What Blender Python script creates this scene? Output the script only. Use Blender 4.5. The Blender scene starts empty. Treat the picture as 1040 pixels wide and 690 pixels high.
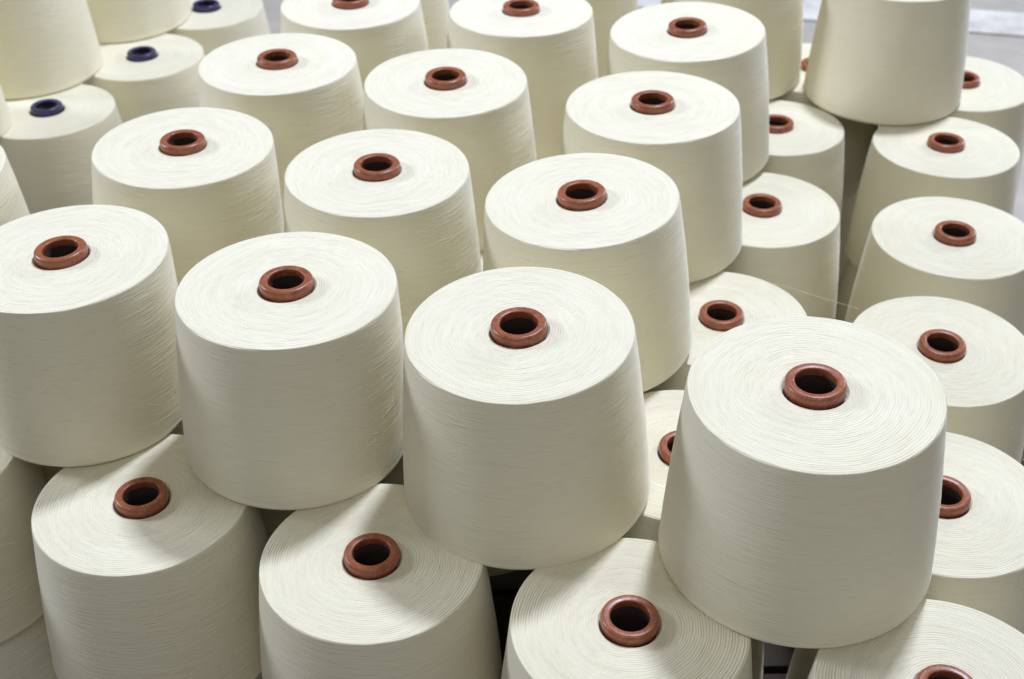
import bpy, math, random
from mathutils import Vector, Matrix, noise

random.seed(7)
S = 0.1            # metres per package radius
CAMZ = 1.2         # camera height above the floor
H, RB = 1.8165, 1.159          # package height and base radius (top radius = 1)
RT, HT = 0.2513, 0.092         # tube collar radius and height above the yarn
C = bpy.context.scene.collection
sc = bpy.context.scene


# ------------------------------------------------------------------ materials
class NT:
    def __init__(self, name):
        self.m = bpy.data.materials.new(name)
        self.m.use_nodes = True
        self.t = self.m.node_tree
        self.b = self.t.nodes['Principled BSDF']

    def n(self, typ, **kw):
        nd = self.t.nodes.new(typ)
        for k, v in kw.items():
            setattr(nd, k, v)
        return nd

    def inp(self, sock, v):
        if v is None:
            return
        if isinstance(v, bpy.types.NodeSocket):
            self.t.links.new(v, sock)
        else:
            sock.default_value = v

    def math(self, op, a, b=None, c=None, clamp=False):
        nd = self.n('ShaderNodeMath', operation=op, use_clamp=clamp)
        self.inp(nd.inputs[0], a)
        self.inp(nd.inputs[1], b)
        self.inp(nd.inputs[2], c)
        return nd.outputs[0]

    def comb(self, x, y, z):
        nd = self.n('ShaderNodeCombineXYZ')
        for i, v in enumerate((x, y, z)):
            self.inp(nd.inputs[i], v)
        return nd.outputs[0]

    def noise(self, vec, scale, detail=2.0, rough=0.5):
        nd = self.n('ShaderNodeTexNoise')
        self.inp(nd.inputs['Vector'], vec)
        self.inp(nd.inputs['Scale'], scale)
        self.inp(nd.inputs['Detail'], detail)
        self.inp(nd.inputs['Roughness'], rough)
        return nd.outputs['Fac']

    def ramp(self, fac, stops):
        nd = self.n('ShaderNodeValToRGB')
        self.inp(nd.inputs[0], fac)
        e = nd.color_ramp.elements
        while len(e) < len(stops):
            e.new(0.5)
        for el, (p, c) in zip(e, stops):
            el.position = p
            el.color = (*c, 1)
        return nd.outputs[0]

    def mixc(self, fac, a, b):
        nd = self.n('ShaderNodeMix', data_type='RGBA')
        self.inp(nd.inputs[0], fac)
        self.inp(nd.inputs[6], a)
        self.inp(nd.inputs[7], b)
        return nd.outputs[2]


def yarn_material():
    k = NT('cream_cotton_yarn')
    tc = k.n('ShaderNodeTexCoord').outputs['Object']
    oi = k.n('ShaderNodeObjectInfo').outputs['Random']
    sc_ = k.n('ShaderNodeVectorMath', operation='SCALE')
    k.inp(sc_.inputs[0], tc)
    k.inp(sc_.inputs['Scale'], 1.0 / S)
    p = sc_.outputs[0]
    sep = k.n('ShaderNodeSeparateXYZ')
    k.inp(sep.inputs[0], p)
    x, y, z = sep.outputs
    r = k.math('SQRT', k.math('ADD', k.math('MULTIPLY', x, x), k.math('MULTIPLY', y, y)))
    ri = k.math('MAXIMUM', r, 0.05)
    cx, cy = k.math('DIVIDE', x, ri), k.math('DIVIDE', y, ri)
    warp = k.math('SUBTRACT', k.noise(p, 1.6, 1.0), 0.5)
    warp2 = k.math('SUBTRACT', k.noise(p, 5.0, 1.0), 0.5)
    off = k.math('MULTIPLY', oi, 37.0)

    def threads(coord, kk, freq, seed):
        v = k.comb(k.math('ADD', k.math('MULTIPLY', cx, kk), off), k.math('MULTIPLY', cy, kk),
                   k.math('MULTIPLY_ADD', coord, freq, seed))
        return k.noise(v, 1.0, 0.6, 0.4)

    # winding angle: two families of threads leaning opposite ways
    zig = k.math('MULTIPLY', cx, 0.05)
    zig2 = k.math('MULTIPLY', cy, 0.05)
    # end face: r is the thread coordinate
    rw = k.math('ADD', r, k.math('ADD', k.math('MULTIPLY', warp, 0.055), k.math('MULTIPLY', warp2, 0.010)))
    t1 = threads(k.math('ADD', rw, k.math('MULTIPLY', zig, 0.5)), 4.2, 52.0, 3.0)
    t2 = threads(k.math('SUBTRACT', rw, k.math('MULTIPLY', zig2, 0.5)), 5.0, 66.0, 91.0)
    t3 = threads(rw, 2.0, 30.0, 47.0)
    top = k.math('ADD', k.math('MULTIPLY', t1, 0.42), k.math('ADD', k.math('MULTIPLY', t2, 0.46), k.math('MULTIPLY', t3, 0.12)))
    # flank: z is the thread coordinate
    zw = k.math('ADD', z, k.math('ADD', k.math('MULTIPLY', warp, 0.035), k.math('MULTIPLY', warp2, 0.010)))
    s1 = threads(k.math('ADD', zw, zig), 4.5, 50.0, 13.0)
    s2 = threads(k.math('SUBTRACT', zw, zig2), 5.0, 66.0, 71.0)
    s3 = threads(k.math('SUBTRACT', zw, zig), 2.5, 30.0, 29.0)
    side = k.math('ADD', k.math('MULTIPLY', s1, 0.4), k.math('ADD', k.math('MULTIPLY', s2, 0.35), k.math('MULTIPLY', s3, 0.25)))
    at = k.n('ShaderNodeAttribute', attribute_name='endface')
    is_top = k.math('GREATER_THAN', at.outputs['Fac'], 0.5)
    mx = k.n('ShaderNodeMix', data_type='FLOAT')
    k.inp(mx.inputs[0], is_top)
    k.inp(mx.inputs[2], side)
    k.inp(mx.inputs[3], top)
    # evenly laid single threads: a fine continuous ridge per turn, two slightly crossing lays
    cmx = k.n('ShaderNodeMix', data_type='FLOAT')
    k.inp(cmx.inputs[0], is_top)
    k.inp(cmx.inputs[2], zw)
    k.inp(cmx.inputs[3], rw)
    lay = cmx.outputs[0]
    jit = k.math('MULTIPLY', k.noise(k.comb(k.math('MULTIPLY', cx, 1.5), k.math('MULTIPLY', cy, 1.5), k.math('MULTIPLY_ADD', lay, 14.0, off)), 1.0, 2.0), 9.0)
    w1 = k.math('SINE', k.math('ADD', k.math('MULTIPLY', lay, 2 * math.pi * 42.0), jit))
    w2 = k.math('SINE', k.math('SUBTRACT', k.math('MULTIPLY', k.math('ADD', lay, zig), 2 * math.pi * 53.0), jit))
    wv = k.math('ADD', k.math('MULTIPLY', w1, 0.5), k.math('MULTIPLY', w2, 0.14))
    wamp = k.math('MULTIPLY_ADD', is_top, 0.055, 0.065)
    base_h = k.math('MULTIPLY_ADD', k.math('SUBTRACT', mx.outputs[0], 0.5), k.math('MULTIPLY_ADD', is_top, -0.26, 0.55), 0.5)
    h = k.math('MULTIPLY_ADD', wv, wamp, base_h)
    fuzz = k.noise(p, 60.0, 2.0, 0.6)
    hh = k.math('ADD', h, k.math('MULTIPLY', fuzz, 0.05))
    bump = k.n('ShaderNodeBump')
    bump.inputs['Strength'].default_value = 1.0
    k.inp(bump.inputs['Distance'], k.math('MULTIPLY_ADD', is_top, 0.0003, 0.0018))
    k.inp(bump.inputs['Height'], hh)
    k.inp(k.b.inputs['Normal'], bump.outputs[0])
    # dye / layer tone: slightly different yarn layers and a darker colour where the thread height is low
    tone = k.noise(k.comb(k.math('MULTIPLY', cx, 0.8), k.math('MULTIPLY', cy, 0.8), k.math('MULTIPLY_ADD', rw, 7.0, off)), 1.0, 2.0)
    tone = k.math('ADD', tone, k.math('MULTIPLY', k.math('SUBTRACT', oi, 0.5), 0.22))
    col = k.ramp(tone, [(0.2, (0.780, 0.728, 0.545)), (0.8, (0.825, 0.788, 0.625))])
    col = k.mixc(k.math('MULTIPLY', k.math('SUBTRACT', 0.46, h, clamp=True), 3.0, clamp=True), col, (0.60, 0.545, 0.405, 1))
    k.inp(k.b.inputs['Base Color'], col)
    k.inp(k.b.inputs['Roughness'], 0.85)
    k.inp(k.b.inputs['Specular IOR Level'], 0.25)
    k.inp(k.b.inputs['Sheen Weight'], 0.35)
    k.inp(k.b.inputs['Sheen Roughness'], 0.35)
    return k.m


def tube_material(name, c0, c1, edge, rough=0.24):
    k = NT(name)
    tc = k.n('ShaderNodeTexCoord').outputs['Object']
    oi = k.n('ShaderNodeObjectInfo').outputs['Random']
    mp = k.n('ShaderNodeVectorMath', operation='ADD')
    k.inp(mp.inputs[0], tc)
    k.inp(mp.inputs[1], k.comb(oi, k.math('MULTIPLY', oi, 3.0), 0.0))
    n1 = k.noise(mp.outputs[0], 110.0, 5.0, 0.7)
    n2 = k.noise(mp.outputs[0], 520.0, 3.0, 0.65)
    col = k.ramp(n1, [(0.35, c0), (0.68, c1)])
    # small pale scuffs
    col = k.mixc(k.math('MULTIPLY', k.math('SUBTRACT', n2, 0.61, clamp=True), 6.0, clamp=True), col, (*edge, 1))
    k.inp(k.b.inputs['Base Color'], col)
    k.inp(k.b.inputs['Roughness'], k.math('MULTIPLY_ADD', n1, 0.20, rough))
    bump = k.n('ShaderNodeBump')
    bump.inputs['Strength'].default_value = 0.25
    k.inp(bump.inputs['Distance'], 0.001)
    k.inp(bump.inputs['Height'], n1)
    k.inp(k.b.inputs['Normal'], bump.outputs[0])
    return k.m


def floor_material():
    k = NT('grey_painted_concrete')
    tc = k.n('ShaderNodeTexCoord').outputs['Object']
    n1 = k.noise(tc, 2.6, 6.0, 0.65)
    n2 = k.noise(tc, 14.0, 3.0, 0.6)
    f = k.math('ADD', k.math('MULTIPLY', n1, 0.7), k.math('MULTIPLY', n2, 0.3))
    col = k.ramp(f, [(0.35, (0.40, 0.370, 0.325)), (0.65, (0.56, 0.52, 0.465))])
    k.inp(k.b.inputs['Base Color'], col)
    k.inp(k.b.inputs['Roughness'], k.math('MULTIPLY_ADD', n1, 0.3, 0.25))
    return k.m


def line_material():
    k = NT('white_floor_paint')
    tc = k.n('ShaderNodeTexCoord').outputs['Object']
    n1 = k.noise(tc, 9.0, 4.0, 0.6)
    col = k.ramp(n1, [(0.35, (0.55, 0.53, 0.49)), (0.6, (0.80, 0.78, 0.74))])
    k.inp(k.b.inputs['Base Color'], col)
    k.inp(k.b.inputs['Roughness'], 0.5)
    return k.m


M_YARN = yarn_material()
M_BROWN = tube_material('brown_tube_plastic', (0.23, 0.064, 0.026), (0.37, 0.118, 0.052), (0.66, 0.42, 0.30))
M_BLUE = tube_material('navy_tube_plastic', (0.016, 0.014, 0.062), (0.028, 0.025, 0.100), (0.20, 0.20, 0.34))
M_BORE_SHADE = tube_material('painted_bore_shade', (0.012, 0.006, 0.004), (0.025, 0.010, 0.006), (0.04, 0.02, 0.015), 0.8)  # darkness of the bore painted as a near-black colour
M_FLOOR = floor_material()
M_LINE = line_material()


# ------------------------------------------------------------------ geometry
def lathe_mesh(name, prof, nseg, mat, disp=None, close=False):
    """prof: list of (r, z, nr, nz); disp(ct, st, i, r, z) -> offset along the profile normal"""
    vs, fs = [], []
    n = len(prof)
    for i, (r, z, nr, nz) in enumerate(prof):
        for j in range(nseg):
            a = 2 * math.pi * j / nseg
            ct, st = math.cos(a), math.sin(a)
            d = disp(ct, st, i, r, z) if disp else 0.0
            rr, zz = r + nr * d, z + nz * d
            vs.append((rr * ct * S, rr * st * S, zz * S))
    for i in range(n if close else n - 1):
        i2 = (i + 1) % n
        for j in range(nseg):
            j2 = (j + 1) % nseg
            fs.append((i * nseg + j, i2 * nseg + j, i2 * nseg + j2, i * nseg + j2))
    me = bpy.data.meshes.new(name)
    me.from_pydata(vs, [], fs)
    me.polygons.foreach_set('use_smooth', [True] * len(me.polygons))
    me.materials.append(mat)
    me.update()
    return me


def arc(cx, cz, rad, a0, a1, n):
    return [(cx + rad * math.cos(math.radians(a0 + (a1 - a0) * i / n)),
             cz + rad * math.sin(math.radians(a0 + (a1 - a0) * i / n)),
             math.cos(math.radians(a0 + (a1 - a0) * i / n)),
             math.sin(math.radians(a0 + (a1 - a0) * i / n))) for i in range(n + 1)]


def yarn_mesh(seed, rows_top, rows_side, nseg):
    rnd = random.Random(seed)
    prof = []
    # underside from the bore outwards, rounded foot, flank, rounded shoulder, end face, dip round the tube
    prof.append((0.215, 0.0, 0, -1))
    prof.append((0.6, 0.0, 0, -1))
    eb = 0.055
    prof += arc(RB - eb, eb, eb, -90, 0, 7)
    et = 0.019
    for i in range(1, rows_side):
        t = i / rows_side
        z = eb + (H - et - eb) * t
        r = RB + (1.0 - RB) * (z / H) + 0.016 * math.sin(math.pi * t)
        prof.append((r, z, 0.996, 0.087))
    prof += arc(1.0 - et, H - et, et, 0, 90, 5)
    for i in range(1, rows_top):
        t = i / rows_top
        r = 1.0 - et - (1.0 - et - 0.26) * t
        prof.append((r, H, 0, 1))
    prof += [(0.262, H - 0.008, 0, 1), (0.254, H - 0.028, 0, 1), (0.240, H - 0.05, 0, 1), (0.228, H - 0.09, 0, 1), (0.215, H - 0.2, 1, 0)]
    ring = [rnd.uniform(-1, 1) for _ in prof]
    ph = rnd.uniform(0, 100)

    def disp(ct, st, i, r, z):
        if i < 9 or i > len(prof) - 4:
            return 0.0
        lo = noise.noise(Vector((ct * 1.1 + ph, st * 1.1, z * 0.8 + r * 0.7)))
        if prof[i][3] > 0.7 and i > rows_side:      # end face: layered rings
            ridge = noise.noise(Vector((ct * 1.3 + ph, st * 1.3, r * 34.0)))
            wide = noise.noise(Vector((ct * 0.8 + ph, st * 0.8, r * 9.0 + 30)))
            return 0.006 * lo + 0.0012 * ridge + 0.004 * wide + 0.0008 * ring[i]
        ridge = noise.noise(Vector((ct * 2.2 + ph, st * 2.2, z * 26.0)))
        wide = noise.noise(Vector((ct * 1.0 + ph, st * 1.0, z * 5.0 + 50)))
        return 0.008 * lo + 0.0006 * ridge + 0.0025 * wide + 0.0005 * ring[i]

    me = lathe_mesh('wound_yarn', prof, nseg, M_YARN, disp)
    at = me.attributes.new('endface', 'FLOAT', 'POINT')
    first = 9 + rows_side - 1 + 3
    at.data.foreach_set('value', [1.0 if i >= first else 0.0 for i in range(len(prof)) for _ in range(nseg)])
    return me


def tube_mesh(mat):
    # hollow core: collar with a rounded rim standing proud of the yarn, bore running down to the base
    top = H + HT
    ro, ri = RT, 0.172
    w = (ro - ri) / 2
    prof = [(0.200, 0.012, 1, 0), (0.205, H - 0.3, 1, 0), (0.212, H - 0.06, 1, 0), (ro - 0.012, H - 0.03, 1, 0),
            (ro - 0.002, H - 0.022, 1, 0), (ro + 0.001, H + 0.030, 1, 0)]
    prof += arc(ro - 0.034, top - 0.034, 0.034, 10, 80, 6)
    prof += arc(ri + 0.012, top - 0.020, 0.014, 100, 180, 5)
    prof += [(ri - 0.001, top - 0.04, -1, 0), (ri + 0.001, top - 0.075, -1, 0), (ri + 0.004, top - 0.085, -1, 0), (0.190, H - 0.085, -1, 0), (0.190, 0.012, -1, 0)]
    return lathe_mesh('tube', prof, 96, mat, close=True)


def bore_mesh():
    # near-black sleeve inside the tube: shade of the bore put into its colour
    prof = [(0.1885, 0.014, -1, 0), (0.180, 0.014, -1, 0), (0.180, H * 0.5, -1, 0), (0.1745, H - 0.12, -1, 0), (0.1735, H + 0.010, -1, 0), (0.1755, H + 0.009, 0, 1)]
    return lathe_mesh('bore_shade_sleeve', prof, 64, M_BORE_SHADE, close=True)


YARN = [yarn_mesh(11, 90, 84, 176), yarn_mesh(23, 90, 84, 176), yarn_mesh(37, 90, 84, 176)]
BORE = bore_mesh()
TUBES = {'brown': tube_mesh(M_BROWN), 'blue': tube_mesh(M_BLUE)}


def strand_mesh(pts, rad):
    """thin round fibre through pts (metres)"""
    vs, fs = [], []
    n = len(pts)
    for i, p in enumerate(pts):
        d = (pts[min(i + 1, n - 1)] - pts[max(i - 1, 0)]).normalized()
        a = d.orthogonal().normalized()
        b = d.cross(a)
        for j in range(5):
            an = 2 * math.pi * j / 5
            vs.append(p + (a * math.cos(an) + b * math.sin(an)) * rad)
    for i in range(n - 1):
        for j in range(5):
            j2 = (j + 1) % 5
            fs.append((i * 5 + j, i * 5 + j2, (i + 1) * 5 + j2, (i + 1) * 5 + j))
    me = bpy.data.meshes.new('loose_thread')
    me.from_pydata([tuple(v) for v in vs], [], fs)
    me.polygons.foreach_set('use_smooth', [True] * len(me.polygons))
    me.materials.append(M_YARN)
    return me


def world_pt(x, y, z):
    return Vector((x * S, y * S, z * S + CAMZ))


G_UP = 'cones standing in the upper layer'
G_MID = 'cones standing in the layer below'
G_LOW = 'cones at the foot of the stack'
GRP = {0: G_UP, 1: G_MID, 2: G_LOW}
cones = {}


# packages wound with less taper, or whose end face is not quite square to the axis: base radius, face lean x, y
SHAPE = {'F1': (1.045, -0.058, -0.010), 'F2': (1.106, -0.050, -0.005), 'S1': (1.101, -0.057, -0.010), 'S2': (1.148, -0.013, -0.007),
         'F4': (1.208, -0.01, 0.0), 'F3': (1.189, -0.002, -0.008), 'S3': (1.163, -0.006, -0.003)}


def cone(key, x, y, z, tx, ty, s, label, layer, blue=False):
    ax = Vector((tx, ty, 1)).normalized()
    e1 = Vector((0, 1, 0)).cross(ax).normalized()
    e2 = ax.cross(e1)
    a = random.uniform(0, 2 * math.pi)
    R = Matrix((e1, e2, ax)).transposed() @ Matrix.Rotation(a, 3, 'Z')
    base = Vector((x, y, z)) - ax * H
    root = bpy.data.objects.new('yarn_cone', None)
    root.empty_display_size = 0.02
    root.matrix_world = Matrix.Translation(world_pt(*base)) @ R.to_4x4()
    root['label'] = label
    root['category'] = 'yarn cone'
    root['group'] = GRP[layer]
    C.objects.link(root)
    me = random.choice(YARN)
    turn = None
    if key in SHAPE:
        rb, kx, ky = SHAPE[key]
        nl = R.transposed() @ Vector((tx + kx, ty + ky, 1)).normalized()
        me = me.copy()
        for v in me.vertices:
            px, py, pz = v.co
            h = min(max(pz / (H * S), 0), 1)
            f = 1 + (rb / (s * RB) - 1) * (1 - h)
            v.co = (px * f, py * f, pz - h * s * (nl.x * px + nl.y * py) / nl.z)
        top = Vector((0, 0, H * S))
        turn = Matrix.Translation(top) @ Vector((0, 0, 1)).rotation_difference(nl).to_matrix().to_4x4() @ Matrix.Translation(-top)
    y_ = bpy.data.objects.new('yarn', me)
    y_.parent = root
    y_.scale = (s, s, 1)
    C.objects.link(y_)
    t_ = bpy.data.objects.new('tube', TUBES['blue' if blue else 'brown'])
    t_.parent = root
    if turn is not None:
        t_.matrix_local = turn
    if blue:
        t_.scale = (0.93, 0.93, 1.0)
    C.objects.link(t_)
    b_ = bpy.data.objects.new('bore_shade_sleeve', BORE)
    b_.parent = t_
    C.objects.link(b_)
    cones[key] = root
    return root


ZA, ZB, ZC = -6.511, -8.328, -10.145
L = [
 # upper layer, front row
 ('F1', -4.3532, 10.6431, -6.4800, 0.0392, 0.0150, 1.018, "large cream yarn cone at the left edge, leftmost of the front upper row", 0),
 ('F2', -2.0931, 10.0476, -6.4958, 0.0488, 0.0143, 1.0286, "cream yarn cone in the front upper row, second from the left", 0),
 ('F3', 0.0643, 9.2996, -6.5114, -0.0344, -0.0158, 1.0231, "cream yarn cone at the photo centre, third in the front upper row", 0),
 ('F4', 2.4802, 8.3183, -6.4579, -0.0170, -0.0122, 1.0442, "biggest and nearest cream yarn cone, at the right end of the front upper row", 0),
 # upper layer, second row
 ('S1', -3.6641, 13.0499, -6.5260, 0.0726, 0.0102, 1.0007, "cream yarn cone in the second upper row, leftmost, in front of the blue-tubed cones", 0),
 ('S2', -1.4281, 12.3649, -6.5164, 0.0157, -0.0045, 0.9934, "cream yarn cone in the second upper row, behind the second and third front cones", 0),
 ('S3', 0.7468, 11.6732, -6.5113, -0.0520, -0.0002, 1.0103, "cream yarn cone directly behind the right shoulder of the central front cone", 0),
 ('S4', 1.696, 13.867, -6.507, -0.0150, 0.0061, 1.016, "cream yarn cone on the upper layer's right flank, right behind the flank's front cone", 0),
 ('S5', 2.379, 16.136, -6.504, -0.0427, -0.0085, 1.014, "cream yarn cone farthest back on the upper layer's right flank, just below the top edge", 0),
 # upper layer, third row and beyond
 ('T1', -2.922, 15.329, -6.518, -0.0008, 0.0068, 0.995, "cream yarn cone in the third upper row, leftmost, right of the blue tubes", 0),
 ('T2', -0.762, 14.653, -6.512, -0.0015, -0.0149, 1.000, "cream yarn cone in the third upper row, in the middle with its whole top showing", 0),
 ('T3', 0.197, 16.978, -6.522, 0.0003, 0.0206, 0.985, "cream yarn cone at the top centre, its tube touching the top edge", 0),
 ('U1', -2.184, 17.384, -6.526, -0.0037, -0.0003, 0.976, "cream yarn cone left of top centre, its brown tube cut by the top edge", 0),
 ('V1', -2.01, 19.59, ZA, 0, 0, 1.0, "shaded flank of a cream cone in the narrow gap left of the top centre cone", 0),
 ('V2', 0.95, 19.20, ZA, 0, 0, 1.0, "shaded flank of a cream cone seen right of the top centre cone", 0),
 ('X1', 3.43, 18.86, ZA, 0, 0, 1.0, "cream cone at the top right whose top is cut off, left of the tallest-looking one", 0),
 ('X2', 5.68, 18.05, ZA, 0, 0, 1.003, "tall-looking cream cone resting on the right-hand cones, its upper face cut by the photo edge", 0),
 # upper layer, far left
 ('A4', -7.71, 19.43, ZA, 0, 0, 1.0, "big cream cone in the top left corner, resting on the nearest blue-tubed cone", 0),
 ('A5', -6.71, 21.60, ZA, 0, 0, 1.0, "cream cone cut by the top edge, resting on the middle blue-tubed cone", 0),
 ('A6', -8.42, 17.20, ZA, 0, 0, 0.92, "sliver of a bright cream cone at the left edge, under the top left corner cone", 0),
 ('F0', -6.53, 12.50, ZA, 0, 0, 1.0, "bright sliver of a cream cone at the left edge, behind the leftmost front cone", 0),
 # layer below, right side
 ('R1', 6.168, 16.289, -8.326, -0.0018, 0.0136, 0.998, "cream yarn cone on the right, under the right side of the tall-looking top cone", 1),
 ('R2', 7.03, 18.40, -8.324, -0.0010, -0.0195, 1.011, "cream yarn cone at the upper right edge beside the grey floor, tube half hidden", 1),
 ('R3', 5.570, 13.801, -8.321, -0.0022, -0.0024, 1.009, "cream yarn cone at the right edge, second one up behind the biggest nearest cone", 1),
 ('R4', 4.731, 11.410, -8.319, -0.0019, -0.0395, 0.997, "cream yarn cone at the right edge, immediately behind the biggest nearest cone, tube fully visible", 1),
 ('R5', 3.285, 14.598, -8.332, 0.0003, 0.0016, 1.005, "lower cream yarn cone beside the dark gap on the right, its brown tube fully visible", 1),
 ('R6', 3.892, 16.975, -8.333, 0.0012, 0.0295, 0.977, "shaded cream cone under the two top right cones, its tube partly hidden", 1),
 ('R7', 2.400, 12.087, -8.333, 0.0026, -0.0145, 0.990, "lower cream yarn cone peeking out behind the biggest nearest cone, on its upper left", 1),
 ('R8', 1.694, 9.739, -8.328, -0.0012, -0.0093, 1.010, "lower cream yarn cone in the slot between the central and the biggest nearest cone", 1),
 ('R9', 4.055, 8.991, -8.318, 0.0, -0.0213, 1.020, "lower cream yarn cone at the right edge, tube half hidden by the biggest nearest cone", 1),
 ('Y1', 4.90, 19.03, ZB, 0, 0, 1.0, "distant cream cone glimpsed in the slit between the two top right cones", 1),
 # layer below, front
 ('L1', -6.00, 9.90, ZB, 0, 0, 1.0, "shaded cream cone at the lower left edge, under the leftmost front cone", 1),
 ('B1', -3.564, 9.143, -8.314, 0.0083, 0.0131, 1.018, "cream yarn cone in the bottom row, leftmost full one, crossed by shadows", 1),
 ('B2', -1.299, 8.321, -8.319, 0.0030, 0.0015, 1.016, "cream yarn cone in the bottom row, second full one from the left", 1),
 ('B3', 0.965, 7.498, -8.310, 0.0005, -0.0067, 1.025, "cream yarn cone in the bottom row, in the middle between the two dark gaps", 1),
 ('B4', 3.446, 6.705, -8.331, 0.0128, 0.0084, 1.052, "cream yarn cone at the bottom right corner, its tube cut by the bottom edge", 1),
 # layer below, blue tubes
 ('A1', -6.990, 17.913, -8.327, 0.0014, 0.0101, 0.999, "cream cone with a navy blue tube, nearest of the three blue-tubed cones", 1, True),
 ('A2', -6.006, 19.930, -8.329, -0.0001, 0.0049, 0.985, "cream cone with a navy blue tube, middle of the three blue-tubed cones", 1, True),
 ('A3', -5.343, 22.050, -8.329, -0.0004, -0.0002, 0.998, "cream cone with a navy blue tube, farthest of the three, touching the top edge", 1, True),
 # foot of the stack
 ('L0', -5.95, 9.86, ZC, 0, 0, 1.03, "dim cream cone in the bottom left corner, directly underneath the lower left cone", 2),
 ('C0', 3.47, 6.78, ZC, 0, 0, 1.0, "dark cone deep in the gap left of the bottom right cone, right beneath that cone", 2),
 ('C1', 6.12, 16.33, ZC, 0, 0, 1.0, "dark cone down in the right-hand gap, below the cone under the tall-looking one", 2),
]
for row in L:
    cone(*row)
HB = 'cream yarn cone of the hidden part of the lower layer, carrying the upper cones'
for i, (x, y) in enumerate([(-0.45, 10.95), (-2.95, 11.45), (-5.15, 12.05), (0.10, 12.85), (-2.15, 13.65), (-4.45, 14.70),
                            (1.00, 15.35), (-1.30, 16.15), (-3.75, 17.05), (1.62, 17.70), (-0.65, 18.45), (-3.0, 19.4),
                            (2.55, 19.85)]):
    cone('HB%d' % i, x, y, ZB, 0, 0, 0.99, HB, 1)
HC = 'cream yarn cone of the hidden bottom layer, standing on the pallet'
for i, (x, y) in enumerate([(-3.55, 9.16), (-1.28, 8.34), (0.98, 7.52), (4.03, 9.02), (4.71, 11.43), (5.55, 13.83), (3.27, 14.62),
                            (3.90, 16.95), (2.42, 12.07), (1.67, 9.76), (4.92, 19.0), (-7.0, 17.9)]):
    cone('HC%d' % i, x, y, ZC, 0, 0, 0.99, HC, 2)


# ------------------------------------------------------------------ camera
F = 1301.28
PITCH, ROLL = 0.61792, -0.015887
fw = Vector((0, math.cos(PITCH), -math.sin(PITCH)))
rt = Vector((1, 0, 0))
up = rt.cross(fw)
r2 = math.cos(ROLL) * rt + math.sin(ROLL) * up
u2 = -math.sin(ROLL) * rt + math.cos(ROLL) * up
cam = bpy.data.objects.new('camera', bpy.data.cameras.new('camera'))
C.objects.link(cam)
cam.matrix_world = Matrix.Translation((0, 0, CAMZ)) @ Matrix((r2, u2, -fw)).transposed().to_4x4()
cam.data.sensor_width = 36.0
cam.data.lens = 36.0 * F / 1040.0
cam.data.clip_start, cam.data.clip_end = 0.02, 100
cam.data.dof.use_dof = True
cam.data.dof.focus_distance = 1.10
cam.data.dof.aperture_fstop = 8.0
cam.data.dof.aperture_blades = 0
sc.camera = cam


def on_z(u, v, z):
    """where the sight line through photo point (u, v) meets height z (package units); used to survey strand ends"""
    d = fw + r2 * ((u - 520) / F) - u2 * ((v - 345) / F)
    return d * (z / d.z)


def strand(key, pts, rad=0.00035, sag=0.0, n=24):
    """loose fibre: Catmull-Rom through pts given in package units relative to the camera"""
    P = [world_pt(*p) for p in pts]
    P = [P[0] * 2 - P[1]] + P + [P[-1] * 2 - P[-2]]
    out = []
    for i in range(1, len(P) - 2):
        for k in range(n):
            t = k / n
            q = 0.5 * ((2 * P[i]) + (P[i + 1] - P[i - 1]) * t + (2 * P[i - 1] - 5 * P[i] + 4 * P[i + 1] - P[i + 2]) * t * t
                       + (3 * P[i] - P[i - 1] - 3 * P[i + 1] + P[i + 2]) * t ** 3)
            out.append(q)
    out.append(P[-2])
    root = cones[key]
    inv = root.matrix_world.inverted()
    o = bpy.data.objects.new('loose_thread', strand_mesh([inv @ p for p in out], rad))
    o.parent = root
    C.objects.link(o)


bpy.context.view_layer.update()


def side_pt(key, deg, zfrac, out=0.01):
    """point just off a package's flank, deg measured from +x in plan, zfrac 0 at base to 1 at top"""
    m = cones[key].matrix_world
    c = m @ Vector((0, 0, zfrac * H * S))
    r = RB + (1 - RB) * zfrac + 0.016 + out
    return Vector((c.x / S + r * math.cos(math.radians(deg)), c.y / S + r * math.sin(math.radians(deg)), (c.z - CAMZ) / S))


# the long strand pulled across from one package to another
strand('R5', [(3.10, 12.75, -8.31), (3.201, 12.696, -8.30), (3.68, 12.52, -8.38), (4.049, 12.320, -8.40)], 0.00022)
# fibres sticking out
strand('T3', [side_pt('T3', -12, 0.72, 0.01), side_pt('T3', -14, 0.55, 0.10), side_pt('T3', -16, 0.40, 0.13), side_pt('T3', -18, 0.34, 0.10)], 0.0003)
strand('L1', [side_pt('L1', -38, 0.62), side_pt('L1', -36, 0.68, 0.15), side_pt('L1', -34, 0.70, 0.24)], 0.0003)
strand('F1', [side_pt('F1', -92, 0.55), side_pt('F1', -86, 0.60, 0.02), side_pt('F1', -81, 0.55, 0.025), side_pt('F1', -79, 0.45, 0.012)], 0.00025)
strand('S3', [side_pt('S3', -60, 0.38), side_pt('S3', -57, 0.50, 0.03), side_pt('S3', -54, 0.44, 0.03), side_pt('S3', -52, 0.34, 0.01)], 0.00022)
strand('R9', [side_pt('R9', 160, 0.98, 0.0), side_pt('R9', 158, 1.03, 0.03), side_pt('R9', 150, 1.03, -0.1)], 0.00025)
rs = random.Random(5)
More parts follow.
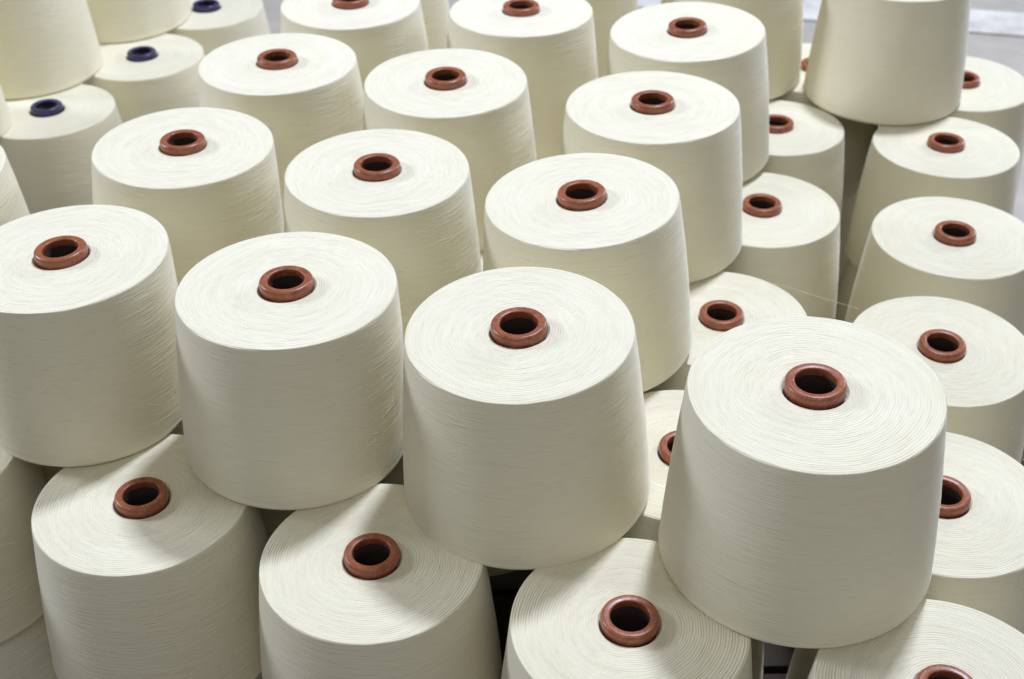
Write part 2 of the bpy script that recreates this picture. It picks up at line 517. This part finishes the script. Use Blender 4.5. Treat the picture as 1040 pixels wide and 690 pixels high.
for key in ('F1', 'F2', 'F3', 'F4', 'S1', 'S2', 'S3', 'S4', 'B1', 'B2', 'B3', 'R5', 'R4'):
    for _ in range(7):
        a, zf = rs.uniform(-170, -10), rs.uniform(0.25, 0.8)
        pts = [side_pt(key, a, zf, 0.0)]
        for q in range(3):
            a += rs.uniform(0.5, 4.0)
            zf += rs.uniform(-0.035, 0.035)
            pts.append(side_pt(key, a, zf, rs.uniform(0.006, 0.045)))
        strand(key, pts, 0.00017, n=8)


# ------------------------------------------------------------------ floor
def plane(name, pts, z, mat):
    me = bpy.data.meshes.new(name)
    me.from_pydata([(x, y, z) for x, y in pts], [], [tuple(range(len(pts)))])
    me.materials.append(mat)
    o = bpy.data.objects.new(name, me)
    o['kind'] = 'structure'
    C.objects.link(o)
    return o


FZ = -0.14
plane('floor', [(-15, -6), (15, -6), (15, 18), (-15, 18)], FZ, M_FLOOR)
# painted line running across the floor behind the stack
KF = (CAMZ - FZ) / 1.2
d = Vector((7.0, -1.75)).normalized()
c0 = Vector((0.99, 3.04)) * KF
nrm = Vector((-d.y, d.x))
a, b = c0 - d * 5.0, c0 + d * 6.5
w = 0.085
plane('floor_line', [tuple(a - nrm * w), tuple(b - nrm * w), tuple(b + nrm * w), tuple(a + nrm * w)], FZ + 0.004, M_LINE)


def box_mesh(name, boxes, mat):
    vs, fs = [], []
    for (x0, x1, y0, y1, z0, z1) in boxes:
        n = len(vs)
        vs += [(x, y, z) for z in (z0, z1) for y in (y0, y1) for x in (x0, x1)]
        fs += [tuple(n + q for q in f) for f in ((0, 2, 3, 1), (4, 5, 7, 6), (0, 1, 5, 4), (2, 6, 7, 3), (0, 4, 6, 2), (1, 3, 7, 5))]
    me = bpy.data.meshes.new(name)
    me.from_pydata(vs, [], fs)
    me.materials.append(mat)
    return me


k = NT('gap_darkening_wood')
tc = k.n('ShaderNodeTexCoord').outputs['Object']
mp = k.n('ShaderNodeMapping')
mp.inputs['Scale'].default_value = (2.0, 40.0, 40.0)
k.inp(mp.inputs[0], tc)
k.inp(k.b.inputs['Base Color'], k.ramp(k.noise(mp.outputs[0], 1.0, 4.0), [(0.3, (0.022, 0.014, 0.008)), (0.7, (0.045, 0.028, 0.016))]))
k.inp(k.b.inputs['Roughness'], 0.8)
pal = bpy.data.objects.new('pallet', None)  # added base, near-black so the gaps under the cones stay dark
pal.location = (-0.1, 1.2, FZ)
pal['label'] = 'dark wooden pallet added beneath the cones to keep the gaps dark'
pal['category'] = 'pallet'
C.objects.link(pal)
boards = [(-0.86, 0.86, -0.84 + q * 0.13, -0.84 + q * 0.13 + 0.118, 0.118, 0.142) for q in range(14)]
bearers = [(x - 0.05, x + 0.05, -0.84, 0.968, 0.0, 0.116) for x in (-0.8, 0.0, 0.8)]
for nm, bx in (('deck', boards), ('bearers', bearers)):
    o = bpy.data.objects.new(nm, box_mesh(nm, bx, k.m))
    o.parent = pal
    C.objects.link(o)


# ------------------------------------------------------------------ light
def area(name, loc, target, energy, sx, sy, col):
    li = bpy.data.lights.new(name, 'AREA')
    li.shape = 'RECTANGLE'
    li.size, li.size_y = sx, sy
    li.energy = energy
    li.color = col
    o = bpy.data.objects.new(name, li)
    o.location = loc
    o.rotation_euler = (Vector(target) - Vector(loc)).to_track_quat('-Z', 'Y').to_euler()
    C.objects.link(o)
    return o


tgt = Vector((0.1, 1.25, 0.5))
k1 = Vector((0.45, 0.80, 1.82)).normalized()
key_t = Vector((0.0, 0.87, 0.37))
area('overhead_light', key_t + k1 * 4.3, tgt + Vector((0, 0.3, 0)), 170, 0.40, 0.40, (0.75, 0.815, 1.0))
area('window_light', Vector((-3.6, 2.2, 2.3)), tgt, 88, 0.9, 0.7, (0.80, 0.86, 1.0))
area('window_light', Vector((3.4, 4.2, 1.9)), tgt + Vector((0, 0.2, 0)), 68, 1.0, 0.8, (0.80, 0.86, 1.0))
area('overhead_light', Vector((-0.3, -1.6, 3.4)), tgt, 27, 3.0, 1.2, (0.97, 0.98, 1.0))  # soft fill added above and behind the camera to lighten the front flanks
w_ = bpy.data.worlds.new('World')
sc.world = w_
w_.use_nodes = True
bg = w_.node_tree.nodes['Background']
bg.inputs[0].default_value = (1.0, 1.0, 1.0, 1)
bg.inputs[1].default_value = 0.155

sc.view_settings.view_transform = 'Standard'
sc.view_settings.look = 'None'
sc.view_settings.exposure = 0
sc.view_settings.gamma = 1
sc.cycles.max_bounces = 12
sc.cycles.diffuse_bounces = 6
sc.cycles.use_denoising = True
